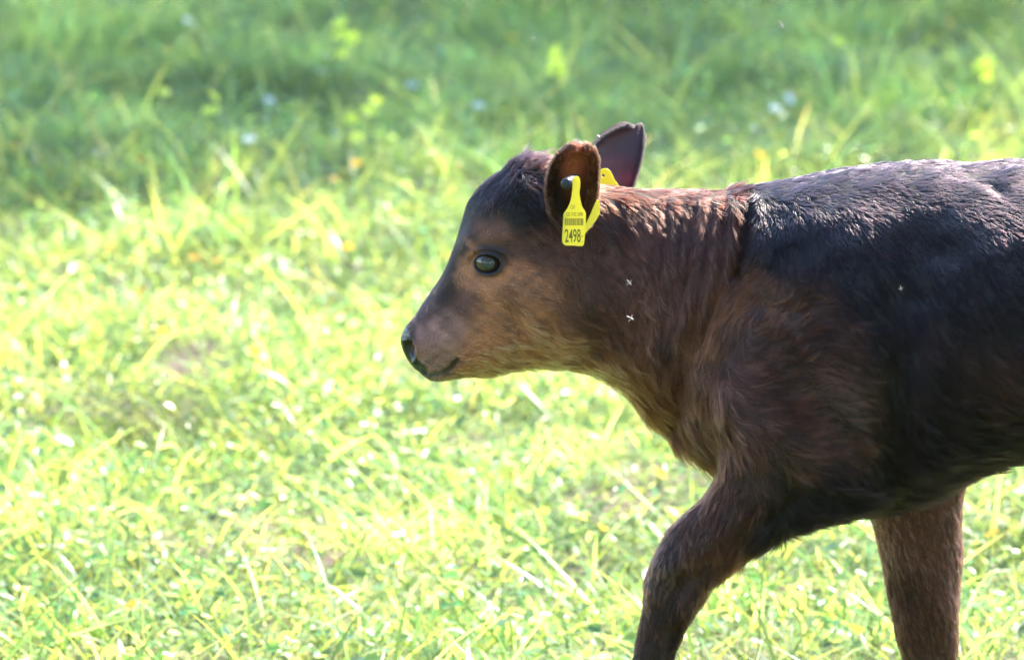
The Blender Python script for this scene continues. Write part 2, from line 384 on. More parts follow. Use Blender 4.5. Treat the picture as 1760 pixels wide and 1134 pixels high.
# ---- relief, in pixel coordinates of the near side (the far side mirrors it); amounts in millimetres
def seg_d(x, y, a, b):
    ex, ey = b[0]-a[0], b[1]-a[1]; t = np.clip(((x-a[0])*ex + (y-a[1])*ey)/(ex*ex+ey*ey), 0, 1)
    return np.hypot(x-a[0]-t*ex, y-a[1]-t*ey)
def line_d(x, y, pts):
    d = np.full(len(x), 1e9)
    for a, b in zip(pts[:-1], pts[1:]): d = np.minimum(d, seg_d(x, y, a, b))
    return d
def bump(x, y, cx, cy, sx, sy, ang, amp):
    c, s = math.cos(math.radians(ang)), math.sin(math.radians(ang))
    u = (x-cx)*c + (y-cy)*s; v = -(x-cx)*s + (y-cy)*c
    return amp*np.exp(-u*u/(2*sx*sx) - v*v/(2*sy*sy))
EYE = (840, 454)
def relief(x, y):
    d = np.zeros(len(x))
    for b in [(842, 412, 46, 16, -8, 5.0), (841, 433, 19, 5, 4, 3.6), (815, 470, 10, 6, 40, 1.5), (800, 440, 12, 40, 15, 1.5), (793, 500, 16, 40, 25, -3), (905, 415, 26, 30, 0, -3.5),
              (860, 505, 50, 12, 20, 2.0), (800, 530, 40, 9, 60, 1.5), (930, 545, 55, 45, 0, 5), (880, 590, 40, 20, -15, 2),
              (748, 598, 24, 22, 0, 3.0), (775, 560, 20, 20, 0, -1.5), (760, 640, 25, 8, -5, 1.5), (890, 315, 16, 14, 0, 4), (850, 345, 30, 20, -35, 2),
              (716, 598, 7, 15, 25, 2.2), (1000, 480, 22, 70, 10, -4), (1020, 590, 20, 50, 30, -4),
              (1385, 600, 90, 100, 20, 16), (1330, 720, 60, 55, 0, 12), (1250, 690, 30, 40, 0, 8), (1540, 640, 32, 130, 4, -13), (1455, 860, 50, 14, 20, -6),
              (1700, 650, 120, 60, 0, 6), (1420, 420, 70, 60, 0, 5), (1560, 420, 50, 60, 0, -4), (1590, 510, 20, 14, 0, -4), (1620, 430, 26, 20, 0, -5), (1700, 450, 50, 60, 0, 5),
              (1705, 322, 20, 8, 25, -7), (1740, 292, 30, 12, 10, 7), (1148, 968, 17, 22, 30, 8), (1126, 1022, 13, 24, 10, 5), (1165, 1005, 11, 34, 22, -7), (1182, 1042, 9, 18, 10, 5), (1130, 1100, 8, 60, 8, 2.5), (1155, 1100, 8, 60, 8, -3), (1215, 930, 34, 14, -50, 3), (1200, 985, 40, 8, -45, -3), (1260, 900, 50, 20, -35, 4),
              (1400, 790, 70, 26, 30, 5), (1340, 880, 60, 16, -25, -4)]:
        d += bump(x, y, *b)
    def groove(pts, s, amp): return amp*np.exp(-line_d(x, y, pts)**2/(2*s*s))
    d += groove([(1285, 330), (1281, 380), (1278, 420), (1266, 465)], 9, -9) + groove([(1262, 320), (1262, 370)], 9, 5) + groove([(1298, 340), (1296, 420), (1285, 465)], 8, 3)
    d += groove([(1268, 470), (1215, 545), (1180, 610), (1165, 680), (1150, 730)], 14, -8)
    for k, (x0, a) in enumerate([(1118, 1.4), (1137, 2.3), (1166, 2.0), (1184, 3.4), (1215, 2.8), (1240, 3.8)]):
        d += groove([(x0+6, 345), (x0+2, 420), (x0-10, 500), (x0-34, 590)], 6, -a) + groove([(x0+18, 345), (x0+14, 420), (x0+2, 500), (x0-22, 590)], 6, a*.6)
    d += groove([(1340, 560), (1400, 600), (1440, 660), (1470, 720)], 16, 4) + groove([(1230, 620), (1225, 690), (1240, 760)], 9, -4)
    d += groove([(1300, 520), (1350, 545), (1390, 590)], 10, -3)
    d += groove([(1420, 800), (1360, 850), (1320, 900)], 12, -4)
    # mouth, nostril
    d += groove([(722, 636), (740, 644), (760, 640), (774, 631), (786, 618)], 2.8, -4.5) + groove([(735, 634), (760, 629), (775, 618)], 6, 1.2)
    d += bump(x, y, 705, 600, 6.5, 12, -18, -13) + groove([(694, 586), (704, 581), (715, 590), (717, 608), (712, 622)], 3.5, 2.8)
    # eyelids round a sunk opening
    u, v = (x-EYE[0])/21., (y-EYE[1]-.6)/15.6; c, s = math.cos(.12), math.sin(.12)
    r = np.sqrt((u*c+v*s)**2 + (-u*s+v*c)**2)
    d += 3.6*np.exp(-((r-1.12)/.20)**2) - 9*np.exp(-(r/.82)**4) + 1.2*np.exp(-((r-1.75)/.2)**2)*(v < 0) - 1.6*np.exp(-((r-1.45)/.13)**2)*(v < 0)
    return d/1000
import bmesh
def split_region(V, F, mask):
    me = bpy.data.meshes.new('tmp'); me.from_pydata(V.tolist(), [], F.tolist()); bm = bmesh.new(); bm.from_mesh(me)
    bm.verts.ensure_lookup_table()
    es = [e for e in bm.edges if mask[e.verts[0].index] and mask[e.verts[1].index]]
    bmesh.ops.subdivide_edges(bm, edges=es, cuts=1, use_grid_fill=True, smooth=0)
    bm.verts.index_update()
    V2 = np.array([v.co[:] for v in bm.verts]); tris = bm.calc_loop_triangles()
    F2 = [tuple(v.index for v in f.verts) for f in bm.faces]
    T2 = np.array([[l.vert.index for l in t] for t in tris]); bm.free(); bpy.data.meshes.remove(me)
    return V2, F2, T2
nx, ny = pix(np.stack([BV[:, 0], -np.abs(BV[:, 1]), BV[:, 2]], 1))
mask = (nx < 815) & (ny > 560) | (np.hypot(nx-EYE[0], ny-EYE[1]) < 60)
BV, BFl, BT = split_region(BV, BF, mask)
def tnormals(V, T):
    n = np.cross(V[T[:, 1]]-V[T[:, 0]], V[T[:, 2]]-V[T[:, 0]]); N = np.zeros_like(V)
    for k in range(3):
        for c in range(3): N[:, k] += np.bincount(T[:, c], n[:, k], len(V))
    return norm(N)
N = tnormals(BV, BT)
SMOOTH_N = N.copy()
nx, ny = pix(np.stack([BV[:, 0], -np.abs(BV[:, 1]), BV[:, 2]], 1))
farleg = (BV[:, 1] > .02) & (BV[:, 2] < .40)
side = np.clip(np.abs(N[:, 1])*1.6, 0, 1)
BV = BV + N*(relief(nx, ny)*side*~farleg)[:, None]
BV += N*(waves(BV, .05, 3)*.0009)[:, None]
pl = np.exp(-((nx-912)**2+(ny-293)**2)/(2*27**2))*(BV[:, 0] < .12)
BV += N*(pl*(waves(BV, .014, 4)*.0018+.001))[:, None]
N = tnormals(BV, BT)
print('relief', len(BV), time.time()-T0)

# ---- ears: cupped shells joined into the same body mesh
def ear(L, R, tip, yb, yt, cup, thick, n=26, lean=0):
    L = np.array(L, float); R = np.array(R, float); t = np.linspace(0, 1, n)
    ti = np.linspace(0, 1, len(L))
    Li = np.stack([np.interp(t, ti, L[:, k]) for k in (0, 1)], 1); Ri = np.stack([np.interp(t, ti, R[:, k]) for k in (0, 1)], 1)
    s = np.linspace(-1, 1, n)
    P = []
    for i in range(n):
        for j in range(n):
            q = Li[i]*(1-s[j])/2 + Ri[i]*(1+s[j])/2
            dep = yb + (yt-yb)*t[i] + cup*(1-s[j]**2)*(1-.75*t[i]**2) + lean*s[j]
            P.append(at(q[0], q[1], dep))
    P = np.array(P); gi = np.arange(n*n).reshape(n, n)
    F = np.stack([gi[:-1, :-1], gi[:-1, 1:], gi[1:, 1:], gi[1:, :-1]], -1).reshape(-1, 4)
    return P, F, gi
def thicken(P, F, gi, th):
    T = np.concatenate([F[:, [0, 1, 2]], F[:, [0, 2, 3]]]); Nn = tnormals(P, T)
    if np.mean(Nn[:, 1]) > 0: F = F[:, ::-1]; Nn = -Nn           # front faces the camera
    n = gi.shape[0]; k = len(P)
    e = np.minimum.reduce([np.arange(n)[:, None]*0+np.arange(n)[None, :], (n-1-np.arange(n))[None, :]+0*np.arange(n)[:, None], (n-1-np.arange(n))[:, None]+0*np.arange(n)[None, :]]).ravel()
    w = 1 + .5*np.exp(-((e-1.5)/1.5)**2)
    A = P + Nn*(th*w*.5*np.clip(e/1.2, 0, 1))[:, None]; B = P - Nn*(th*w*.5*np.clip(e/1.2, 0, 1))[:, None]
    ring = np.concatenate([gi[0, :], gi[1:, -1], gi[-1, -2::-1], gi[-2:0:-1, 0]])
    V = np.concatenate([A, B]); r2 = np.roll(ring, -1)
    Fr = np.stack([ring, r2, r2+k, ring+k], 1)
    Fall = np.concatenate([F, F[:, ::-1]+k, Fr])
    front = np.concatenate([np.ones(k, bool), np.zeros(k, bool)])
    edge = np.concatenate([e, e])
    return V, Fall, front, edge
nearE = ear([(975, 402), (948, 372), (940, 340), (940, 312), (946, 288), (957, 268), (973, 256), (990, 251)],
            [(1000, 404), (1016, 380), (1024, 352), (1027, 325), (1028, 300), (1028, 278), (1022, 262), (1004, 252)], None, -.066, -.100, .036, .0, lean=.006)
farE = ear([(1048, 345), (1030, 320), (1018, 292), (1013, 268), (1017, 250), (1033, 233), (1056, 220), (1082, 213)],
           [(1080, 345), (1092, 318), (1099, 298), (1106, 272), (1110, 250), (1111, 236), (1108, 223), (1096, 214)], None, .060, .105, .012, .0, lean=.012)
ear_v = []; ear_f = []; ear_front = []; ear_edge = []; ear_id = []
off = len(BV)
for k, (P, F, gi_) in enumerate((nearE, farE)):
    V, Fa, fr, ed = thicken(P, F, gi_, .0065)
    ear_v.append(V); ear_f.append(Fa+off); off += len(V); ear_front.append(fr); ear_edge.append(ed); ear_id.append(np.full(len(V), k))
nb = len(BV)
AV = np.concatenate([BV]+ear_v); AF = BFl + [tuple(q) for f in ear_f for q in f.tolist()]
AT = np.concatenate([BT]+[np.concatenate([f[:, [0, 1, 2]], f[:, [0, 2, 3]]]) for f in ear_f])
AN = tnormals(AV, AT)
front = np.concatenate([np.zeros(nb, bool)]+ear_front); eedge = np.concatenate([np.full(nb, 99)]+ear_edge); eid = np.concatenate([np.full(nb, -1)]+ear_id)

# ---- coat maps on the vertices
nx, ny = pix(np.stack([AV[:, 0], -np.abs(AV[:, 1]), AV[:, 2]], 1))
K = (.0075, .0036, .0048); DB = (.046, .0140, .0080); RB = (.098, .034, .024); TN = (.50, .188, .092); PK = (.38, .175, .135); OR = (.15, .050, .021)
def c_(c, f=1): return tuple(v*f for v in c)
COAT = [(850, 340, 30, *K), (900, 300, 30, *K), (885, 372, 22, *K), (815, 375, 18, *K), (940, 300, 25, *c_(DB, .5)), (786, 440, 10, *c_(DB, .6)), (763, 490, 10, *c_(DB, .9)), (733, 540, 10, *c_(RB, .7)), (706, 570, 8, *DB),
  (835, 398, 14, *c_(TN, .5)), (812, 420, 8, *TN), (800, 455, 8, *TN), (805, 490, 10, *c_(TN, .8)), (870, 400, 12, *c_(TN, .6)), (890, 470, 18, *c_(TN, 1.0)), (840, 500, 18, *c_(TN, .85)), (905, 430, 18, *RB),
  (930, 500, 22, *c_(TN, .7)), (900, 560, 30, *TN), (840, 560, 24, *c_(TN, .75)), (800, 525, 14, *RB), (780, 560, 16, *c_(PK, .8)), (745, 590, 20, *PK), (775, 605, 16, *PK), (820, 600, 18, *TN), (810, 638, 14, *TN), (870, 625, 26, *TN),
  (940, 600, 28, *TN), (1000, 620, 26, *c_(TN, .7)), (1030, 640, 18, *TN), (980, 540, 22, *RB), (1000, 470, 26, *c_(RB, .8)), (950, 430, 20, *c_(RB, 1.0)), (1000, 400, 20, *DB),
  (1060, 380, 30, *DB), (1060, 480, 28, *RB), (1120, 420, 34, *c_(RB, .8)), (1180, 420, 34, *c_(RB, .8)), (1235, 420, 26, *c_(RB, .7)), (1100, 330, 20, *c_(RB, .35)), (1180, 328, 16, *c_(RB, .4)), (1240, 330, 12, *c_(DB, .5)), (1255, 390, 16, *DB),
  (1040, 560, 26, *c_(RB, .9)), (1100, 560, 30, *RB), (1160, 530, 28, *c_(RB, 1.1)), (1070, 640, 22, *OR), (1120, 690, 20, *OR), (1150, 640, 22, *RB), (1170, 745, 20, *c_(RB, .9)), (1215, 780, 16, *DB),
  (1285, 340, 12, *K), (1283, 420, 11, *K), (1330, 400, 40, *K), (1400, 330, 50, *K), (1400, 420, 50, *K), (1550, 330, 60, *K), (1550, 430, 60, *K), (1700, 350, 60, *K), (1700, 470, 60, *K), (1900, 500, 200, *K),
  (1305, 480, 16, *OR), (1250, 525, 16, *c_(OR, 1.1)), (1210, 590, 18, *OR), (1195, 660, 18, *RB), (1340, 520, 24, *c_(OR, .5)), (1400, 510, 24, *DB), (1290, 590, 30, *c_(RB, .7)), (1370, 600, 34, *DB), (1270, 680, 30, *c_(RB, .8)), (1360, 700, 40, *DB),
  (1450, 640, 34, *c_(DB, .8)), (1460, 740, 34, *c_(DB, .7)), (1540, 620, 34, *K), (1540, 740, 34, *K), (1640, 620, 40, *c_(DB, .4)), (1730, 660, 34, *DB), (1640, 760, 50, *K), (1760, 760, 50, *K),
  (1290, 790, 30, *DB), (1380, 780, 26, *c_(DB, 1.1)), (1400, 870, 40, *K), (1500, 850, 40, *K), (1250, 870, 22, *DB), (1180, 920, 24, *DB), (1220, 960, 20, *c_(RB, .7)), (1140, 970, 20, *c_(DB, .7)), (1130, 1010, 16, *c_(DB, 1.2)), (1170, 1020, 16, *c_(RB, .7)), (1120, 1090, 20, *c_(DB, .8)), (1110, 1300, 90, *K)]
warp = np.stack([waves(AV, .03, 21), waves(AV, .03, 22)], 1)*5
tint = gauss_map(nx+warp[:, 0], ny+warp[:, 1], COAT)
tint *= (1 + .20*waves(AV, .05, 23) + .16*waves(AV, .014, 24) + .10*waves(AV, .005, 25))[:, None]
# dark skin round the eye, mouth and nose leather
eu, ev = (nx-EYE[0])/21, (ny-EYE[1])/17; er = np.hypot(eu, ev)
def mixc(w, c):
    global tint
    w = np.clip(w, 0, 1)[:, None]; tint = tint*(1-w) + np.array(c)*w
isb = eid < 0
mixc(isb*np.exp(-(np.maximum(er-1.1, 0)/.28)**2), (.040, .028, .030))
mixc(isb*bump(nx, ny, 846, 430, 27, 9, 8, 1.0), (.030, .018, .018))
mixc(isb*bump(nx, ny, 868, 440, 8, 14, 0, .5), (.03, .025, .03))
nose = isb*np.clip(1-(line_d(nx, ny, [(694, 572), (698, 600), (712, 625), (724, 634)])-7.5)/4, 0, 1)
mouth = isb*np.clip(1-(line_d(nx, ny, [(715, 634), (738, 645), (762, 640), (776, 630), (785, 619)])-2.5)/4.5, 0, 1)
mixc(nose, (.020, .018, .016)); mixc(mouth*.9, (.03, .028, .026))
fl = (AV[:, 1] > .02) & (AV[:, 2] < .40) & (AV[:, 0] < .60) & isb
pfx, pfy = pix(AV)
tf = gauss_map(pfx, pfy, [(1540, 880, 30, *c_(RB, 1.5)), (1620, 900, 30, *c_(RB, 1.3)), (1580, 950, 26, *c_(RB, 1.5)), (1560, 1010, 22, *c_(DB, .9)), (1620, 1010, 26, *c_(RB, 1.3)), (1590, 1070, 26, *c_(DB, 1.5)), (1600, 1120, 22, *c_(RB, .9)), (1580, 1300, 80, *DB)])
wfl = (fl*np.clip((.40-AV[:, 2])/.05, 0, 1))[:, None]
tint = tint*(1-wfl) + tf*wfl
hoofm = AV[:, 2] < .028
tint[hoofm] = (.02, .017, .015)
e1 = eid == 0; e2 = eid == 1
tint[e1] = (.065, .026, .014); tint[e2] = (.085, .036, .036)
_px, _py = pix(AV)
mixc((e1 & front)*bump(_px, _py, 982, 288, 13, 26, 25, 1.1), (.55, .15, .11)); mixc((e1 & front)*bump(_px, _py, 958, 330, 11, 44, -6, 1.1), (.008, .005, .005))
mixc((e2 & front)*bump(_px, _py, 1062, 280, 22, 9, 0, .5), (.25, .05, .06)); mixc((e2 & front)*bump(_px, _py, 1080, 308, 16, 10, 0, .8), (.38, .05, .07))
mixc((e2 & front)*bump(_px, _py, 1080, 255, 22, 18, 0, .5), (.12, .085, .10))
tint = np.clip(tint, .002, .6)
# light's sheen put into the coat: higher hair IOR on back, poll, shoulder, knee
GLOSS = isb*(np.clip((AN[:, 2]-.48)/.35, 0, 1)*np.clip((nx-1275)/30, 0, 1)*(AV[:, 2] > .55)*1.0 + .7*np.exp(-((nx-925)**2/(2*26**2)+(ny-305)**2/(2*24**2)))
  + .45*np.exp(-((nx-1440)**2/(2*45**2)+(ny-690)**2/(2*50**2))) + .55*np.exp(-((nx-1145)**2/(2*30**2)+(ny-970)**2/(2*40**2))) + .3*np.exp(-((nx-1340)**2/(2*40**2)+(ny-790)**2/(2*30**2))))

LEN = gauss_map(nx, ny, [(720, 600, 30, 3.0), (770, 540, 30, 4.5), (840, 450, 34, 4.5), (800, 400, 30, 4), (870, 340, 26, 9), (905, 290, 26, 19), (940, 330, 20, 14), (880, 560, 36, 9), (950, 480, 34, 9), (820, 630, 18, 7), (900, 620, 26, 11), (980, 610, 30, 14),
   (1050, 345, 22, 14), (1060, 450, 40, 12), (1080, 620, 40, 18), (1150, 700, 40, 22), (1210, 770, 30, 26), (1180, 450, 60, 14), (1180, 340, 30, 10), (1285, 400, 40, 16), (1260, 325, 10, 22), (1400, 310, 60, 16), (1600, 300, 80, 16), (1450, 450, 80, 15), (1650, 450, 90, 16),
   (1400, 620, 80, 19), (1450, 720, 60, 23), (1600, 700, 80, 20), (1700, 800, 50, 18), (1450, 880, 60, 20), (1300, 850, 60, 14), (1180, 940, 40, 8), (1210, 1010, 24, 11), (1130, 1070, 40, 7), (1110, 1300, 100, 6), (1900, 500, 200, 15)])[:, 0]/1000
DIR = gauss_map(nx, ny, [(720, 590, 30, 1, -.2), (765, 500, 24, -.4, .9), (790, 430, 20, -.2, .9), (830, 350, 26, .3, -1), (880, 300, 26, 1, -.5), (915, 285, 14, 1, .1), (850, 400, 22, .7, -.8), (915, 310, 18, .9, .9), (930, 360, 20, .4, 1), (890, 440, 24, 1, .2), (930, 440, 24, .8, .8),
   (820, 520, 30, 1, .2), (860, 490, 20, .8, .6), (900, 520, 26, .9, .7), (900, 570, 30, 1, .5), (940, 560, 24, .5, 1), (850, 620, 26, 1, .55), (940, 620, 30, 1, .2), (990, 500, 30, .5, .9), (980, 420, 26, .4, 1), (1000, 580, 30, .9, .5),
   (1050, 340, 26, .7, .9), (1050, 450, 34, .35, 1), (1110, 380, 34, .35, 1), (1110, 500, 34, .3, 1), (1190, 420, 40, -.05, 1), (1180, 520, 34, -.2, 1), (1100, 600, 34, .1, 1), (1050, 640, 26, .9, .7), (1120, 690, 26, .7, 1), (1190, 760, 24, .8, 1), (1150, 640, 24, -.3, 1),
   (1150, 330, 16, 1, .3), (1230, 330, 16, .8, .3), (1262, 318, 8, .3, -1), (1285, 400, 30, 0, 1), (1400, 305, 40, 1, .35), (1550, 300, 50, 1, .3), (1700, 300, 50, 1, .3), (1400, 400, 50, .25, 1), (1550, 420, 50, .45, 1), (1700, 440, 50, .5, 1),
   (1300, 490, 24, -1, .7), (1240, 560, 26, -.7, 1), (1210, 660, 24, -.2, 1), (1370, 530, 30, .8, -.3), (1350, 590, 34, .9, -.5), (1310, 660, 34, .7, .2), (1400, 660, 34, .9, .1), (1450, 700, 30, .8, .6), (1440, 600, 34, .9, .5), (1400, 750, 34, .9, -.2), (1470, 780, 30, .6, 1),
   (1540, 560, 40, .5, 1), (1560, 700, 40, .3, 1), (1650, 600, 50, .7, 1), (1650, 740, 50, 1, .6), (1750, 780, 50, 1, .1), (1480, 880, 50, .9, .5), (1340, 800, 34, .3, .8), (1260, 880, 34, -.6, .9), (1200, 960, 34, -.3, 1), (1130, 1010, 34, -.15, 1), (1120, 1100, 60, -.2, 1), (1900, 500, 200, .8, .7)])
poll0 = isb*np.exp(-((nx-920)**2+(ny-300)**2)/(2*20**2))
wild = np.where(isb & (nx > 1080), .10, .26) + 0.6*poll0
ang = np.arctan2(DIR[:, 1], DIR[:, 0]) + wild*waves(AV, .035, 31) + wild*.5*waves(AV, .012, 32)
DIRV = np.stack([np.cos(ang), np.zeros(len(AV)), -np.sin(ang)], 1)
DIRV[fl] = (0.15, 0, -1)
LIFT = .20 + .06*waves(AV, .02, 33)
poll = isb*np.exp(-((nx-920)**2+(ny-300)**2)/(2*22**2)); LIFT += .42*poll
LEN *= 1 + .2*waves(AV, .02, 34)
topw = isb & (AN[:, 2] > .35) & (nx > 1290) & (AV[:, 2] > .6); LIFT[topw] += .10; LEN[topw] *= .52
under = isb & (AN[:, 2] < -.3) & (AV[:, 2] > .2); LIFT[under] += .26; LEN[under] *= 1.2
LEN = np.where(nose > .3, .0003, LEN); LEN = np.where(mouth > .4, .0012, LEN)
LEN *= np.where(isb, np.clip((er-1.15)/.9, 0.0, 1)*1.0, 1); LEN[hoofm] = .0002
LEN[fl] = .0095; LIFT[fl] = .38; LEN[isb & (AV[:, 2] < .42) & (AV[:, 1] < 0) & (nx < 1300)] *= 1.25
# ears: direction towards the rim and tip
for k, (bx, by) in enumerate(((985, 400), (1062, 330))):
    s = eid == k
    c = np.array(at(bx, by, [-.07, .07][k])); d = norm(AV[s]-c); DIRV[s] = d
    rim = eedge[s] < 3
    LEN[s] = np.where(front[s], np.where(rim, .0060, .0042), .0055)*(1 if k == 0 else .5); LIFT[s] = np.where(rim, .6 if k == 0 else .2, .3)
DENS = np.where(isb, 1.0, 1.3)*np.ones(len(AV))
ax_, ay_ = pix(AV)
near = np.clip(-AN[:, 1]*.8 + AN[:, 2]*.6 + .65, .12, 1)
off_ = np.where((ax_ > 1800) | (ay_ > 1175), .22, 1)
DENS *= near*off_; DENS[LEN < .0009] = 0; DENS[(eid == 1) & (eedge < 3)] *= .12; tint[(eid == 1) & (eedge < 3)] *= .35
DENS *= np.clip(.013/np.maximum(LEN, .003), .8, 2.6)

# ------------------------------------------------------------------ coat and skin materials
def skin_material():
    m, n, l, b = new_mat('calf_skin')
    a = n.new('ShaderNodeAttribute'); a.attribute_name = 'tint'
    w = n.new('ShaderNodeAttribute'); w.attribute_name = 'wet'
    q = n.new('ShaderNodeTexNoise'); q.inputs['Scale'].default_value = 420; q.inputs['Detail'].default_value = 4
    mx = n.new('ShaderNodeMixRGB'); mx.blend_type = 'MULTIPLY'; mx.inputs[0].default_value = .5
    l.new(a.outputs['Color'], mx.inputs[1]); l.new(q.outputs[0], mx.inputs[2]); l.new(mx.outputs[0], b.inputs['Base Color'])
    th = n.new('ShaderNodeAttribute'); th.attribute_name = 'thin'
    tl = n.new('ShaderNodeBsdfTranslucent'); tl.inputs[0].default_value = (.45, .07, .035, 1)
    ms = n.new('ShaderNodeMixShader'); l.new(th.outputs['Fac'], ms.inputs[0]); l.new(b.outputs[0], ms.inputs[1]); l.new(tl.outputs[0], ms.inputs[2])
    l.new(ms.outputs[0], n['Material Output'].inputs['Surface'])
    mr = n.new('ShaderNodeMapRange'); mr.inputs[3].default_value = .75; mr.inputs[4].default_value = .36; b.inputs['Specular IOR Level'].default_value = .35
    l.new(w.outputs['Fac'], mr.inputs[0]); l.new(mr.outputs[0], b.inputs['Roughness'])
    bp = n.new('ShaderNodeBump'); bp.inputs['Distance'].default_value = .0006; bp.inputs['Strength'].default_value = .5
    v = n.new('ShaderNodeTexVoronoi'); v.inputs['Scale'].default_value = 330; l.new(v.outputs[0], bp.inputs['Height']); l.new(bp.outputs[0], b.inputs['Normal'])
    return m
def fur_material():
    m, n, l, b = new_mat('calf_fur')
    n.remove(b)
    a = n.new('ShaderNodeAttribute'); a.attribute_name = 'tint'
    h = n.new('ShaderNodeBsdfHairPrincipled'); h.parametrization = 'COLOR'
    l.new(a.outputs['Color'], h.inputs['Color'])
    h.inputs['Roughness'].default_value = .36; h.inputs['Radial Roughness'].default_value = .38; h.inputs['Random Roughness'].default_value = .2
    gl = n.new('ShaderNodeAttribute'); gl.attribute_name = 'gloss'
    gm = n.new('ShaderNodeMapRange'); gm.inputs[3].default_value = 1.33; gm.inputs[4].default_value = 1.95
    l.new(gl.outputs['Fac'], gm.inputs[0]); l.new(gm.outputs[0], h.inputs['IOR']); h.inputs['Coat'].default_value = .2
    l.new(h.outputs[0], n['Material Output'].inputs['Surface'])
    return m
SKIN, FUR = skin_material(), fur_material()
calf = tag(empty('calf', (.35, 0, 0)), 'dark brown calf with a tan cheek and yellow ear tags stepping through the meadow', 'calf')
PO = np.array([.35, 0, 0])
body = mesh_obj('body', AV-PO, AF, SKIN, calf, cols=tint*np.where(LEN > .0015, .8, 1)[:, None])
wa = body.data.attributes.new('wet', 'FLOAT', 'POINT')
wa.data.foreach_set('value', (np.maximum(nose, mouth*.6)+isb*np.exp(-((er-1.0)/.14)**2)*.6).clip(0, 1).astype(np.float32))

ta_ = body.data.attributes.new('thin', 'FLOAT', 'POINT'); ta_.data.foreach_set('value', np.where(isb, 0, .10).astype(np.float32))

def grow(NH, SEG, seed):
    r = np.random.default_rng(seed)
    A, B, C = AV[AT[:, 0]], AV[AT[:, 1]], AV[AT[:, 2]]
    area = np.linalg.norm(np.cross(B-A, C-A), axis=1)*DENS[AT].mean(1)
    # locks: each lock has a leader; its hairs are rooted in a short streak along the lie of the coat
    PER = 11; nl = NH//PER; NH = nl*PER
    t = r.choice(len(AT), nl, p=area/area.sum()); tri = AT[t]
    u, v = r.random(nl), r.random(nl); f = u+v > 1; u[f], v[f] = 1-u[f], 1-v[f]
    w = np.stack([1-u-v, u, v], 1)
    I = lambda a: np.repeat((a[tri]*(w[:, :, None] if a.ndim == 2 else w)).sum(1), PER, 0)
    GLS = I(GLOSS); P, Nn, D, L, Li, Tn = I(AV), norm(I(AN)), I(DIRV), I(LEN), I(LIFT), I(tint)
    D = D - Nn*(D*Nn).sum(1)[:, None]; D = norm(D); S0 = np.cross(Nn, D)
    first = np.arange(NH) % PER == 0; g = (np.arange(NH)//PER)*PER
    k1 = np.clip(L*.30, .0006, .0045); k2 = np.clip(L*.075, .0005, .0012)
    o1 = r.normal(size=NH)*k1*~first; o2 = r.normal(size=NH)*k2*~first
    P = P + D*o1[:, None] + S0*o2[:, None] - Nn*.0006
    tw = r.normal(size=NH); twl = tw[g]*.12 + tw*.06
    S = np.cross(Nn, D); D = norm(D*np.cos(twl)[:, None] + S*np.sin(twl)[:, None])
    L = L*r.uniform(.6, 1.1, NH)*(1+.08*tw[g].clip(-1.5, 1.5)); Li = np.clip(Li + r.normal(size=NH)*.07, .08, 1.3)
    curl = r.normal(size=(NH, 1))*.12 + tw[g][:, None]*.22
    pts = np.zeros((NH, SEG, 3)); ts = np.linspace(0, 1, SEG)
    for k, tt in enumerate(ts):
        bend = Li*(1-.45*tt)
        pts[:, k] = P + L[:, None]*(D*(tt*np.cos(bend))[:, None] + Nn*(tt*np.sin(bend))[:, None] + S*curl*tt*tt*.6)
    lp = pts[g]; cl = (.6*np.clip((L-.003)/.008, 0, 1))[:, None, None]*(ts**1.3)[None, :, None]
    pts += cl*(lp + .25*(P-P[g])[:, None, :] - pts)
    rad = np.where(L < .006, .00012, .00019)[:, None]*(1-.8*ts**1.6)[None, :]*r.uniform(.7, 1.25, NH)[:, None]
    Tn = Tn*(r.lognormal(-.1, .30, NH)*np.exp(.52*tw[g]-.1))[:, None]
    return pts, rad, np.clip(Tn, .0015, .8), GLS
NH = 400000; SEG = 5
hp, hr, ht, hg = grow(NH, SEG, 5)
ringsel = isb & (AV[:, 1] < 0) & (er > 1.05) & (er < 1.4)
ymean = AV[ringsel, 1].mean()
# whiskers on muzzle and chin
wr = np.random.default_rng(77)
cand = np.where(isb & (AV[:, 1] < .0) & (((nx < 790) & (ny > 600) & (ny < 662)) | ((nx < 715) & (ny > 555))) & (nose < .4))[0]
wi = wr.choice(cand, 70); WL = wr.uniform(.008, .022, 70)[:, None]
wd_ = norm(AN[wi]*1.0 + np.array([.1, 0, -.25]) + wr.normal(size=(70, 3))*.25)
wp = np.stack([AV[wi] + wd_*WL*t + np.array([0, 0, -.25])*WL*t*t for t in np.linspace(0, 1, SEG)], 1)
hp = np.concatenate([hp, wp]); hr = np.concatenate([hr, np.full((70, 1), .00009)*(1-.8*np.linspace(0, 1, SEG))]); ht = np.concatenate([ht, np.full((70, 3), .25)])
le = np.random.default_rng(78)                       # upper lashes
la = np.concatenate([le.uniform(math.radians(190), math.radians(345), 60)]*1)
lx, ly = EYE[0]+20.5*np.cos(la), EYE[1]+16.5*np.sin(la)
lr = np.array([at(a, b, ymean-.0022) for a, b in zip(lx, ly)])
ld = norm(np.stack([np.cos(la)*.45-.25, np.full(60, -1.0), -.35-np.sin(la)*.15], 1) + le.normal(size=(60, 3))*.12); lL = le.uniform(.006, .012, 60)[:, None]
lp_ = np.stack([lr + ld*lL*t + np.array([-.1, 0, .35])*lL*t*t for t in np.linspace(0, 1, SEG)], 1)
hp = np.concatenate([hp, lp_]); hr = np.concatenate([hr, np.full((60, 1), .00013)*(1-.7*np.linspace(0, 1, SEG))]); ht = np.concatenate([ht, np.full((60, 3), .006)])
NH = len(hp)
hc = bpy.data.hair_curves.new('fur'); hc.add_curves([SEG]*NH)
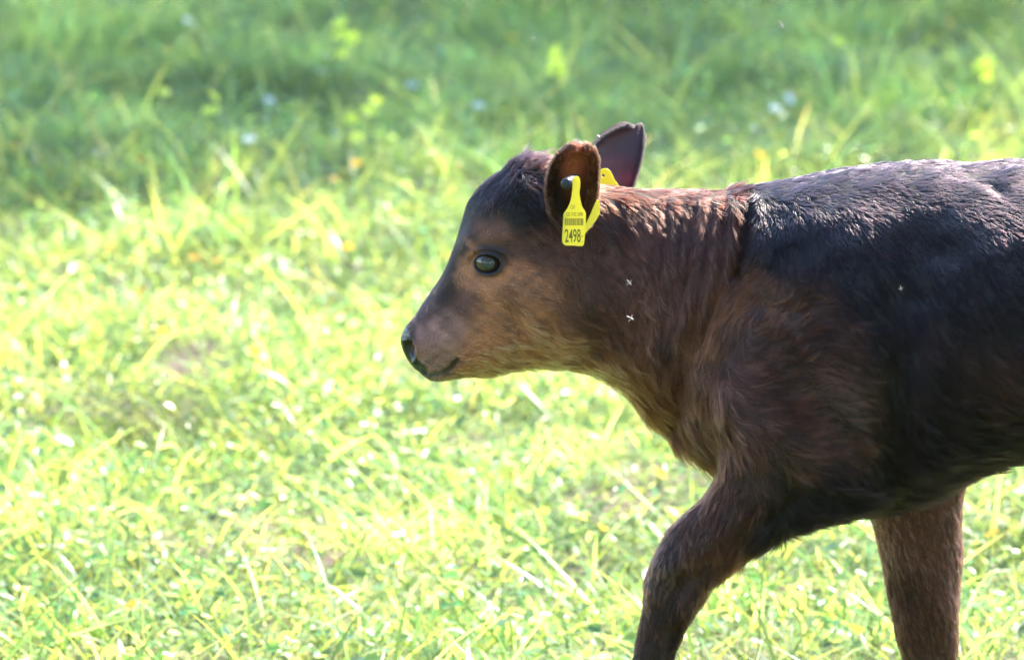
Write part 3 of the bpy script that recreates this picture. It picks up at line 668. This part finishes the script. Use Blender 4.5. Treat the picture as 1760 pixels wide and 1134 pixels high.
hc.attributes['position'].data.foreach_set('vector', (hp-PO).astype(np.float32).ravel())
ra = hc.attributes.get('radius') or hc.attributes.new('radius', 'FLOAT', 'POINT'); ra.data.foreach_set('value', hr.astype(np.float32).ravel())
ta = hc.attributes.new('tint', 'FLOAT_COLOR', 'CURVE'); c4 = np.ones((NH, 4), np.float32); c4[:, :3] = ht; ta.data.foreach_set('color', c4.ravel())
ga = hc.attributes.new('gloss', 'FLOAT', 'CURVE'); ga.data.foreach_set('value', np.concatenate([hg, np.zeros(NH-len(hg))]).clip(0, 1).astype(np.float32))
hc.materials.append(FUR)
fur = bpy.data.objects.new('fur', hc); COL.objects.link(fur); fur.parent = calf
print('fur', time.time()-T0)

# ---- eyes
def eye_material():
    m, n, l, b = new_mat('calf_eye')
    tc = n.new('ShaderNodeTexCoord'); mp = n.new('ShaderNodeMapping'); mp.inputs['Scale'].default_value = (1.0, 0.0, 1.75)
    l.new(tc.outputs['Object'], mp.inputs[0]); ln = n.new('ShaderNodeVectorMath'); ln.operation = 'LENGTH'; l.new(mp.outputs[0], ln.inputs[0])
    r = n.new('ShaderNodeValToRGB'); e = r.color_ramp.elements
    e[0].position = .0; e[0].color = (.018, .026, .040, 1); e[1].position = .55; e[1].color = (.05, .03, .018, 1)  # sky's blue-grey reflection put into the pupil colour
    q = e.new(.36); q.color = (.020, .028, .042, 1); q = e.new(.42); q.color = (.035, .020, .012, 1); q = e.new(.8); q.color = (.025, .014, .01, 1)
    sc = n.new('ShaderNodeMath'); sc.operation = 'MULTIPLY'; sc.inputs[1].default_value = 62; l.new(ln.outputs['Value'], sc.inputs[0]); l.new(sc.outputs[0], r.inputs[0])
    l.new(r.outputs[0], b.inputs['Base Color']); b.inputs['Roughness'].default_value = .03
    b.inputs['IOR'].default_value = 1.6
    return m
def sphere(r, nu=32, nv=20, sy=1.0):
    V = [(0, 0, r)]; F = []
    for i in range(1, nv):
        for j in range(nu):
            a, b = math.pi*i/nv, 2*math.pi*j/nu
            V.append((r*math.sin(a)*math.cos(b), sy*r*math.sin(a)*math.sin(b), r*math.cos(a)))
    V.append((0, 0, -r)); L = len(V)-1
    for j in range(nu):
        F.append((0, 1+j, 1+(j+1) % nu)); F.append((L, L-nu+(j+1) % nu, L-nu+j))
        for i in range(nv-2): F.append((1+i*nu+j, 1+(i+1)*nu+j, 1+(i+1)*nu+(j+1) % nu, 1+i*nu+(j+1) % nu))
    return V, F
EYEM = eye_material()
ec = np.array(at(EYE[0], EYE[1], ymean))
for s in (1, -1):
    e = mesh_obj('eye', *sphere(.0150), EYEM, calf)
    e.location = (ec[0]-PO[0], s*(ymean+.0124), ec[2])
print('eye plane', ymean)

# ---- ear tags
def plastic(name, col, trans=.25):
    m, n, l, b = new_mat(name)
    q = n.new('ShaderNodeTexNoise'); q.inputs['Scale'].default_value = 60; q.inputs['Detail'].default_value = 5
    r = n.new('ShaderNodeValToRGB'); r.color_ramp.elements[0].color = (*[c*.78 for c in col], 1); r.color_ramp.elements[1].color = (*col, 1)
    r.color_ramp.elements[0].position = .3; r.color_ramp.elements[1].position = .6
    l.new(q.outputs[0], r.inputs[0]); l.new(r.outputs[0], b.inputs['Base Color']); b.inputs['Roughness'].default_value = .38
    tr = n.new('ShaderNodeBsdfTranslucent'); tr.inputs[0].default_value = (*col, 1)
    mx = n.new('ShaderNodeMixShader'); mx.inputs[0].default_value = trans; l.new(b.outputs[0], mx.inputs[1]); l.new(tr.outputs[0], mx.inputs[2])
    l.new(mx.outputs[0], n['Material Output'].inputs['Surface'])
    return m
YEL = plastic('tag_yellow', (.74, .67, .08), .4); INK = plastic('tag_ink', (.13, .12, .025), 0); BTN = plastic('tag_button', (.004, .006, .016), 0)
def plate(name, outline, Y, th, m, parent, lean=0, yaw=0, px0=None, hole=None):
    """a flat plate cut to an outline; outline in pixels of the plane y = Y"""
    P = np.array([at(a, b, Y) for a, b in outline]); c = P.mean(0)
    px0 = P[:, 0].mean() if px0 is None else px0
    top = P[:, 2].max()
    def put(p, d):
        q = np.array(p, float); q[1] = Y + d + (top-q[2])*lean + (q[0]-px0)*yaw; return q - PO
    P = [tuple(p) for p in P]
    import bmesh as bmm
    bm = bmm.new()
    vs = [bm.verts.new(put(p, 0)) for p in P]; es = [bm.edges.new((vs[i], vs[(i+1) % len(vs)])) for i in range(len(vs))]
    if hole:
        hx, hy, hr_ = hole; hv = [bm.verts.new(put(at(hx+hr_*math.cos(a), hy+hr_*math.sin(a), Y), 0)) for a in np.linspace(0, 2*math.pi, 14, endpoint=False)]
        es += [bm.edges.new((hv[i], hv[(i+1) % 14])) for i in range(14)]
    bmm.ops.triangle_fill(bm, use_beauty=True, edges=es)
    me = bpy.data.meshes.new(name); bm.to_mesh(me); bm.free(); me.materials.append(m)
    o = bpy.data.objects.new(name, me); COL.objects.link(o); o.parent = parent
    md = o.modifiers.new('solid', 'SOLIDIFY'); md.thickness = th; md.offset = 0
    bv = o.modifiers.new('bevel', 'BEVEL'); bv.width = .0003; bv.segments = 2
    return o, put
TAG = [(969, 419), (966, 412), (967, 392), (968, 372), (969, 366), (976, 356), (981, 343), (983, 331), (984, 320), (984, 311), (987, 305), (991, 303), (995, 305), (997, 310), (997, 322), (996, 332), (998, 345), (1001, 356), (1006, 364), (1007, 372), (1006, 395), (1004, 415), (1002, 421), (996, 422), (984, 421), (974, 421)]
YT = -.128
t1, put1 = plate('ear_tag', smooth_poly(TAG, 3), YT, .0014, YEL, calf, lean=-.05)
t1['label'] = 'yellow ear tag printed 2498 in the near ear'
BACK = [(1000, 398), (1006, 386), (1014, 370), (1022, 352), (1026, 343), (1030, 347), (1031, 356), (1031, 368), (1024, 380), (1014, 391), (1004, 402)]
t2, _ = plate('ear_tag', BACK, -.082, .0014, YEL, calf, yaw=.5)
t2['label'] = 'plain yellow rear plate of the tag behind the near ear'
FART = [(1016, 330), (1022, 312), (1027, 300), (1031, 293), (1037, 290), (1043, 290), (1049, 294), (1053, 301), (1057, 310), (1063, 318), (1066, 332)]
t3, _ = plate('ear_tag', smooth_poly(FART, 3), .050, .0014, YEL, calf, hole=(1037, 302, 2.6))
t3['label'] = 'yellow ear tag with a small hole on the far ear'
def cyl(name, p0, p1, r, m, parent, k=20):
    p0, p1 = np.array(p0)-PO, np.array(p1)-PO
    pts = [p0, p0+(p1-p0)*.02, p0+(p1-p0)*.15, p0+(p1-p0)*.85, p0+(p1-p0)*.98, p1]
    return mesh_obj(name, *tube(pts, [r*.6, r*.9, r, r, r*.9, r*.6], k), m, parent)
b0 = np.array(at(979, 317, -.131)); b1 = np.array(at(989, 315, -.085))
bt = cyl('tag_button', b0+np.array([-.004, .0, 0]), b0+np.array([.0055, .030, 0]), .0058, BTN, calf)
def text(s, px, py, hpx, wpx, put, parent, name='tag_print', bold=0.0):
    cu = bpy.data.curves.new(name, 'FONT'); cu.body = s; cu.align_x = 'CENTER'; cu.align_y = 'CENTER'; cu.size = 1; cu.offset = bold; cu.resolution_u = 3
    ob = bpy.data.objects.new('tmp', cu); COL.objects.link(ob); bpy.context.view_layer.update()
    me = bpy.data.meshes.new_from_object(ob.evaluated_get(bpy.context.evaluated_depsgraph_get()))
    bpy.data.objects.remove(ob); 
    v = np.array([q.co[:] for q in me.vertices]); mn, mxx = v.min(0), v.max(0); v = (v-(mn+mxx)/2)/np.maximum(mxx-mn, 1e-6)
    P = [put(at(px+q[0]*wpx, py-q[1]*hpx, YT), -.00085) for q in v]
    for q, p in zip(me.vertices, P): q.co = p
    me.materials.clear(); me.materials.append(INK); me.name = name
    o = bpy.data.objects.new(name, me); COL.objects.link(o); o.parent = parent
    return o
text('2498', 984.5, 404, 23, 27, put1, t1, bold=.012); text('.', 1000.5, 414.5, 1.6, 1.6, put1, t1); text('-', 1000.5, 405, 1.2, 3, put1, t1)
text('CH', 984, 355, 7.5, 7, put1, t1); text('120 1702 2498', 987.5, 367.5, 6.5, 28, put1, t1)
bars = []; x = 971.0; rb = np.random.default_rng(3)
while x < 1002:
    w = rb.choice([.5, .8, 1.2]); bars.append((x, min(x+w, 1002.5))); x += w + rb.choice([.5, .8])
V = []; F = []
for a, b in bars:
    o = len(V); V += [put1(at(q, y, YT), -.00085) for q, y in ((a, 386.5), (b, 386.5), (b, 374.5), (a, 374.5))]; F.append((o, o+1, o+2, o+3))
mesh_obj('tag_barcode', V, F, INK, t1, smooth=False)

# ---- hooves
HOOF = plastic('hoof_horn', (.03, .025, .02), 0)
for px_, Y in ((1070, -.085), (1568, .080), (2222, -.085), (2132, .085)):
    x, _, z = at(px_, 1440, Y)
    for s in (-1, 1):
        V, F = sphere(1, 16, 10); V = np.array(V); V[:, 2] = np.clip(V[:, 2], -.0, .75)
        V = V*np.array([.034, .0135, .036]); V[:, 0] -= V[:, 2]*.35
        o = mesh_obj('hoof', V, F, HOOF, calf); o.location = (x-PO[0], Y+s*.0125, .001)
print('calf done', time.time()-T0)

# ------------------------------------------------------------------ the meadow
def density_points(n, x0, x1, y0, y1, r, edge=1.25):
    x = r.uniform(x0, x1, n); y = r.uniform(y0, y1, n)
    half = (y+CAM_D)*(.5*36/LENS)*edge + .25
    keep = np.abs(x) < half
    keep |= r.random(n) < .16
    return x[keep], y[keep]
def gz_at(x, y):
    f = np.clip((11-np.abs(y-3))/3, 0, 1)*np.clip((8-np.abs(x))/2, 0, 1)
    return hummock(x, y)*f
GRASS = leaf_material('grass_blade', (.078, .185, .035), (.45, .51, .105), .38, .55, .55)
WEED = leaf_material('weed_leaf', (.072, .185, .038), (.41, .50, .105), .35, .75, .5)
def palette(n, r):
    base = np.array([[1, 1, 1], [1.15, 1.05, .9], [.6, .85, 1.1], [1.3, 1.12, 1.2], [.8, 1.0, .8], [1.5, 1.1, 1.5]])
    k = r.choice(6, n, p=[.34, .22, .18, .08, .13, .05]); return base[k]*(r.lognormal(0, .30, (n, 1)))
def blades(n, hmin, hmax, wid, seed, dry=False, litter=False, y0=-1.2, y1=9.5, xw=3.6, flat=0., SEGB=4):
    r = np.random.default_rng(seed); x, y = density_points(n, -xw, xw, y0, y1, r)
    keep = r.random(len(x)) > np.clip((bare(x, y)*.42-.2) if not litter else (.9-bare(x, y)*.8), 0, .82 if not litter else .98)
    under_calf = (y > -.6) & (y < .5) & (x > -.3) & (x < 1.1)
    x, y = x[keep], y[keep]; n = len(x)
    h = r.uniform(hmin, hmax, n)*(1+.3*waves(np.stack([x, y], 1), .9, 43))*(1+.35*np.clip((y-3.5)/4, 0, 1))
    a = r.uniform(0, 2*math.pi, n); tilt = r.uniform(.05, .85, n) + flat*.6; curve = np.abs(r.normal(size=n))*.35 + .1; tilt = np.minimum(tilt, 1.25); curve = np.minimum(curve, 1.62-tilt); w = wid*r.uniform(.6, 1.4, n)
    tw = r.uniform(-1.2, 1.2, n) + a + math.pi/2
    d = np.stack([np.cos(a), np.sin(a), 0*a], 1); s = np.stack([np.cos(tw), np.sin(tw), r.normal(size=n)*.25], 1)
    base = np.stack([x, y, gz_at(x, y)-.004], 1)
    V = np.zeros((n, SEGB*2+1, 3))
    for k in range(SEGB+1):
        t = k/SEGB
        ph = tilt + curve*t; c = base + (h*t)[:, None]*(d*np.sin(ph)[:, None] + np.array([0, 0, 1])*np.cos(ph)[:, None])
        ww = (w*(1-t**1.8)*(.55+.9*t if t < .5 else 1))[:, None]
        if k < SEGB: V[:, 2*k] = c - s*ww; V[:, 2*k+1] = c + s*ww
        else: V[:, 2*k] = c
    q = np.arange(n)[:, None]*(SEGB*2+1)
    quads = np.concatenate([np.stack([q[:, 0]+2*k, q[:, 0]+2*k+1, q[:, 0]+2*k+3, q[:, 0]+2*k+2], 1) for k in range(SEGB-1)])
    k = SEGB-1; tip = np.stack([q[:, 0]+2*k, q[:, 0]+2*k+1, q[:, 0]+2*k+2, q[:, 0]+2*k+2], 1)
    pc = palette(n, r)*(np.array([2.1, 1.5, 2.0]) if dry else np.array([1.0, .45, .8]) if litter else 1)*np.exp(.35*waves(np.stack([x, y], 1), .7, 48))[:, None]
    col = np.repeat(pc, SEGB*2+1, 0)
    tri = tip[:, :3]
    return V.reshape(-1, 3), quads, tri, col
def quads_and_tris(name, batches, m):
    """one mesh of many small leaves"""
    off = 0; Vs, Qs, Ts, Cs = [], [], [], []
    for V, Q, T, C in batches:
        Vs.append(V); Qs.append(Q+off); Ts.append(T+off); Cs.append(C); off += len(V)
    V = np.concatenate(Vs); Q = np.concatenate(Qs); T = np.concatenate(Ts); C = np.concatenate(Cs)
    me = bpy.data.meshes.new(name); me.vertices.add(len(V)); me.vertices.foreach_set('co', V.astype(np.float32).ravel())
    li = np.concatenate([Q.ravel(), T.ravel()]).astype(np.int32); me.loops.add(len(li)); me.loops.foreach_set('vertex_index', li)
    tot = np.concatenate([np.full(len(Q), 4), np.full(len(T), 3)]).astype(np.int32); me.polygons.add(len(tot))
    me.polygons.foreach_set('loop_start', np.concatenate([[0], np.cumsum(tot)[:-1]]).astype(np.int32)); me.polygons.foreach_set('loop_total', tot)
    me.update(calc_edges=True); me.polygons.foreach_set('use_smooth', np.ones(len(tot), bool))
    a = me.color_attributes.new('tint', 'FLOAT_COLOR', 'POINT'); c = np.ones((len(V), 4), np.float32); c[:, :3] = C; a.data.foreach_set('color', c.ravel())
    me.materials.append(m); o = bpy.data.objects.new(name, me); COL.objects.link(o); return o
g = quads_and_tris('grass', [blades(250000, .025, .075, .0018, 51, flat=.2), blades(150000, .06, .13, .0023, 52, flat=.6), blades(14000, .12, .26, .0026, 53, flat=.5, SEGB=6),
    blades(12000, .08, .24, .0018, 54, dry=True, flat=.9, SEGB=6), blades(1200, .10, .20, .0030, 55, dry=True, flat=.8, SEGB=6),
    blades(1800, .14, .28, .0022, 56, y0=2.6, y1=6.5, flat=.1, SEGB=6), blades(40000, .012, .04, .0018, 57, flat=.9, litter=True)], GRASS)
tag(g, 'sunlit yellow green meadow grass, short and tangled', 'grass', kind='stuff')
def leaves(n, seed, smin=.004, smax=.011, zmax=.05):
    r = np.random.default_rng(seed); x, y = density_points(n, -3.6, 3.6, -1.2, 9.5, r)
    keep = r.random(len(x)) > np.clip(bare(x, y)*.5-.2, 0, .88); x, y = x[keep], y[keep]; n = len(x)
    pz = waves(np.stack([x, y], 1), .35, 44)
    z = gz_at(x, y) + r.uniform(.004, zmax, n)*(1+.5*pz).clip(.2, 2)
    u = norm(np.stack([r.normal(size=n), r.normal(size=n), r.normal(size=n)*.35], 1)); up = norm(np.stack([r.normal(size=n)*.5, r.normal(size=n)*.5, np.ones(n)], 1))
    v = norm(np.cross(up, u)); w = norm(np.cross(u, v)); s = r.uniform(smin, smax, n)[:, None]; asp = r.uniform(.35, .85, n)[:, None]
    c = np.stack([x, y, z], 1)
    # six-point cupped leaf
    V = np.stack([c-u*s, c-u*s*.3-v*s*asp+w*s*.18, c+u*s*.5-v*s*asp*.8+w*s*.15, c+u*s+w*s*-.15, c+u*s*.5+v*s*asp*.8+w*s*.15, c-u*s*.3+v*s*asp+w*s*.18], 1).reshape(-1, 3)
    q = np.arange(n)*6
    Q = np.concatenate([np.stack([q, q+1, q+2, q+3], 1), np.stack([q, q+3, q+4, q+5], 1)])
    return V, Q, np.zeros((0, 3), int), np.repeat(palette(n, r)*np.exp(.4*waves(np.stack([x, y], 1), .5, 49))[:, None], 6, 0)
w = quads_and_tris('ground_cover', [leaves(170000, 61, .003, .009, zmax=.055), leaves(16000, 62, .007, .014, .07)], WEED)
tag(w, 'low clover and weed leaves glinting among the grass', 'ground cover', kind='stuff')
print('meadow', time.time()-T0)

# ------------------------------------------------------------------ flowers one can count
PETAL = leaf_material('petal', (1, 1, 1), (1, 1, 1), .45, .4, .5); STEM = leaf_material('stem', (.10, .17, .04), (.25, .38, .06), .4, .4, .3)
def disc_flower(k, R, droop, col, seed):
    r = np.random.default_rng(seed); V = []; F = []; C = []
    for i in range(k):
        a = 2*math.pi*i/k + r.uniform(-.1, .1); da = math.pi/k*.95; o = len(V)
        for (rr, dd, zz) in ((.12, 0, 0), (.6, -da, .12), (.95, -da*.6, droop), (1.05, 0, droop*1.1), (.95, da*.6, droop), (.6, da, .12)):
            V.append((R*rr*math.cos(a+dd), R*rr*math.sin(a+dd), R*zz))
        F += [(o, o+1, o+2, o+3), (o, o+3, o+4, o+5)]
    return V, F
def plant(name, loc, h, bend, heads, col, R, label, cat, group, seed, leafy=True):
    r = np.random.default_rng(seed); t = empty(name, loc); tag(t, label, cat, group)
    pts = [np.array([bend[0]*q*q, bend[1]*q*q, h*q]) for q in np.linspace(0, 1, 7)]
    V, F = tube(pts, list(np.linspace(.0034, .0022, 7) if leafy else np.linspace(.0018, .0012, 7)), 6)
    mesh_obj('stem', V, F, STEM, t, cols=np.ones((len(V), 3)))
    if leafy:
        for i in range(5):
            Vs, Fs = [], []
            q = pts[1+i % 5]; a = r.uniform(0, 6.28); L = R*r.uniform(1.2, 2.2); d = np.array([math.cos(a), math.sin(a), .35]); s = np.array([-math.sin(a), math.cos(a), 0])*L*.18; o = len(Vs)
            Vs += [q, q+d*L*.4-s, q+d*L, q+d*L*.4+s]; Fs.append((o, o+1, o+2, o+3))
            mesh_obj('leaf', Vs, Fs, STEM, t, cols=np.ones((len(Vs), 3)))
    for i in range(heads*2-1 if leafy else heads):
        Vh, Fh = disc_flower(6, R*r.uniform(.8, 1.1), r.uniform(-.1, .5), col, seed+i); Vh = np.array(Vh)
        th, ph = r.uniform(.3, 1.1), r.uniform(0, 6.28)
        c, s = math.cos(th), math.sin(th); Vh = np.stack([Vh[:, 0], Vh[:, 1]*c-Vh[:, 2]*s, Vh[:, 1]*s+Vh[:, 2]*c], 1)
        c, s = math.cos(ph), math.sin(ph); Vh = np.stack([Vh[:, 0]*c-Vh[:, 1]*s, Vh[:, 0]*s+Vh[:, 1]*c, Vh[:, 2]], 1)
        Vh = Vh + pts[-1] + (r.normal(size=3)*R*.9 if heads > 1 else 0)
        f = mesh_obj('flower_head', Vh, Fh, PETAL, t, cols=np.tile(col, (len(Vh), 1)))
    return t
YF = (.72, .82, .10); ORF = (.80, .42, .04); WF = (.75, .78, .8)
def base_for(px, py_base): return on_ground(px, py_base, 0)
TALL = [(556, 215, 582, 72, 3, 'yellow spurge plant leaning right in the shaded grass, taller of those left of the calf'),
        (965, 250, 955, 112, 3, 'yellow flowered plant just above the poll of the calf'),
        (640, 275, 640, 190, 2, 'small yellow topped plant at the shade edge, right of a twin'),
        (592, 280, 592, 198, 2, 'small yellow topped plant at the shade edge, left of a twin'),
        (285, 255, 282, 158, 1, 'slim plant with one yellow head in the left shade'),
        (372, 260, 366, 186, 2, 'short yellow plant beside tall grass in the left shade'),
        (1440, 150, 1440, 76, 1, 'single yellow bud high on a stem above the back of the calf'),
        (1690, 190, 1682, 118, 3, 'leafy yellow green plant near the right edge')]
for i, (bx, by, tx, ty, n_, lab) in enumerate(TALL):
    b = base_for(bx, by+25); tp = at(tx, ty, b[1])
    plant('yellow_flower_plant', b, tp[2], (tp[0]-b[0], .0), n_, YF, .019 if ty < 130 else .014, lab, 'wildflower', 'yellow flowered plants in the meadow', 300+i)
BUT = [(20, 228), (238, 262), (238, 500), (185, 402), (370, 422), (328, 408), (497, 452), (283, 80), (200, 40), (697, 38), (610, 290), (572, 312), (595, 410), (274, 553), (491, 660), (1128, 790), (1030, 860), (1700, 890), (1300, 270), (1365, 135), (1745, 30), (1630, 20), (875, 30), (430, 600), (220, 1037), (1395, 640)]
WH = [(460, 148), (426, 238), (755, 75), (705, 125), (820, 168), (1330, 170), (1355, 150), (1290, 225), (320, 35)]
side_words = ['far left', 'left', 'middle', 'right', 'far right']; depth_words = ['in the far shaded grass', 'along the shade edge', 'in the sunlit grass', 'low in the near grass']
BUT.sort(); WH.sort(); seen = {}
def place_words(px, py):
    return side_words[min(4, int(px/352))], depth_words[0 if py < 160 else 1 if py < 330 else 2 if py < 700 else 3]
for i, (px, py) in enumerate(BUT):
    b = on_ground(px, py, .05); s, d = place_words(px, py); lab = f'small orange yellow blossom {d} at the {s}'
    k = seen.get(lab, 0); seen[lab] = k+1
    lab += ['', ', second of them', ', third of them', ', fourth of them', ', fifth of them'][min(k, 4)]
    plant('meadow_flower', (b[0], b[1], gz_at(np.array([b[0]]), np.array([b[1]]))[0]-.002), .055, (.004, -.003), 1, ORF, .0100, lab, 'wildflower', 'small orange yellow blossoms in the grass', 400+i, leafy=False)
for i, (px, py) in enumerate(WH):
    b = on_ground(px, py, .06); s, d = place_words(px, py)
    lab = f'small white blossom {d} at the {s}'; k = seen.get(lab, 0); seen[lab] = k+1
    lab += ['', ', second of them', ', third of them', ', fourth of them'][min(k, 3)]
    plant('white_flower', (b[0], b[1], gz_at(np.array([b[0]]), np.array([b[1]]))[0]-.002), .065, (.003, .004), 1, WF, .013, lab, 'wildflower', 'small white blossoms in the grass', 500+i, leafy=False)

# ------------------------------------------------------------------ gnats
GN, n_, l_, b_ = new_mat('gnat_body'); b_.inputs['Base Color'].default_value = (.50, .38, .33, 1); b_.inputs['Roughness'].default_value = .4
GW = leaf_material('gnat_wing', (.35, .28, .27), (.3, .25, .25), .25, .6, .5)
def gnat(px, py, Y, ang, size, label):
    t = empty('gnat', at(px, py, Y)); t.rotation_euler = (0, math.radians(ang), 0); tag(t, label, 'gnat', 'gnats hovering round the calf')
    pts = [np.array([x*size, 0, 0]) for x in (-1, -.8, -.2, .3, .6, .85, 1)]
    mesh_obj('body', *tube(pts, [size*q for q in (.04, .10, .13, .11, .17, .15, .05)], 8), GN, t)
    for s in (-1, 1):
        w = np.array([(.35, 0, 0), (.3, s*.2, .4), (.15, s*.3, .95), (.02, s*.3, .9), (.1, s*.15, .3)])*size; w[:, 2] *= s
        mesh_obj('wing', w, [(0, 1, 2, 3, 4)], GW, t, cols=np.ones((5, 3)))
gnat(1081, 485, -.22, 50, .0034, 'pale long winged gnat in front of the neck of the calf, the upper one')
gnat(1083, 546, -.22, 30, .0040, 'pale plump gnat in front of the neck of the calf, the lower one')
gnat(1548, 495, -.25, 80, .0024, 'tiny white gnat in front of the dark flank of the calf')
gnat(1343, 43, .05, 60, .0042, 'pale gnat flying high above the back of the calf')
gnat(916, 66, .05, 10, .0024, 'tiny gnat flying high above the poll of the calf')
print('done', time.time()-T0)
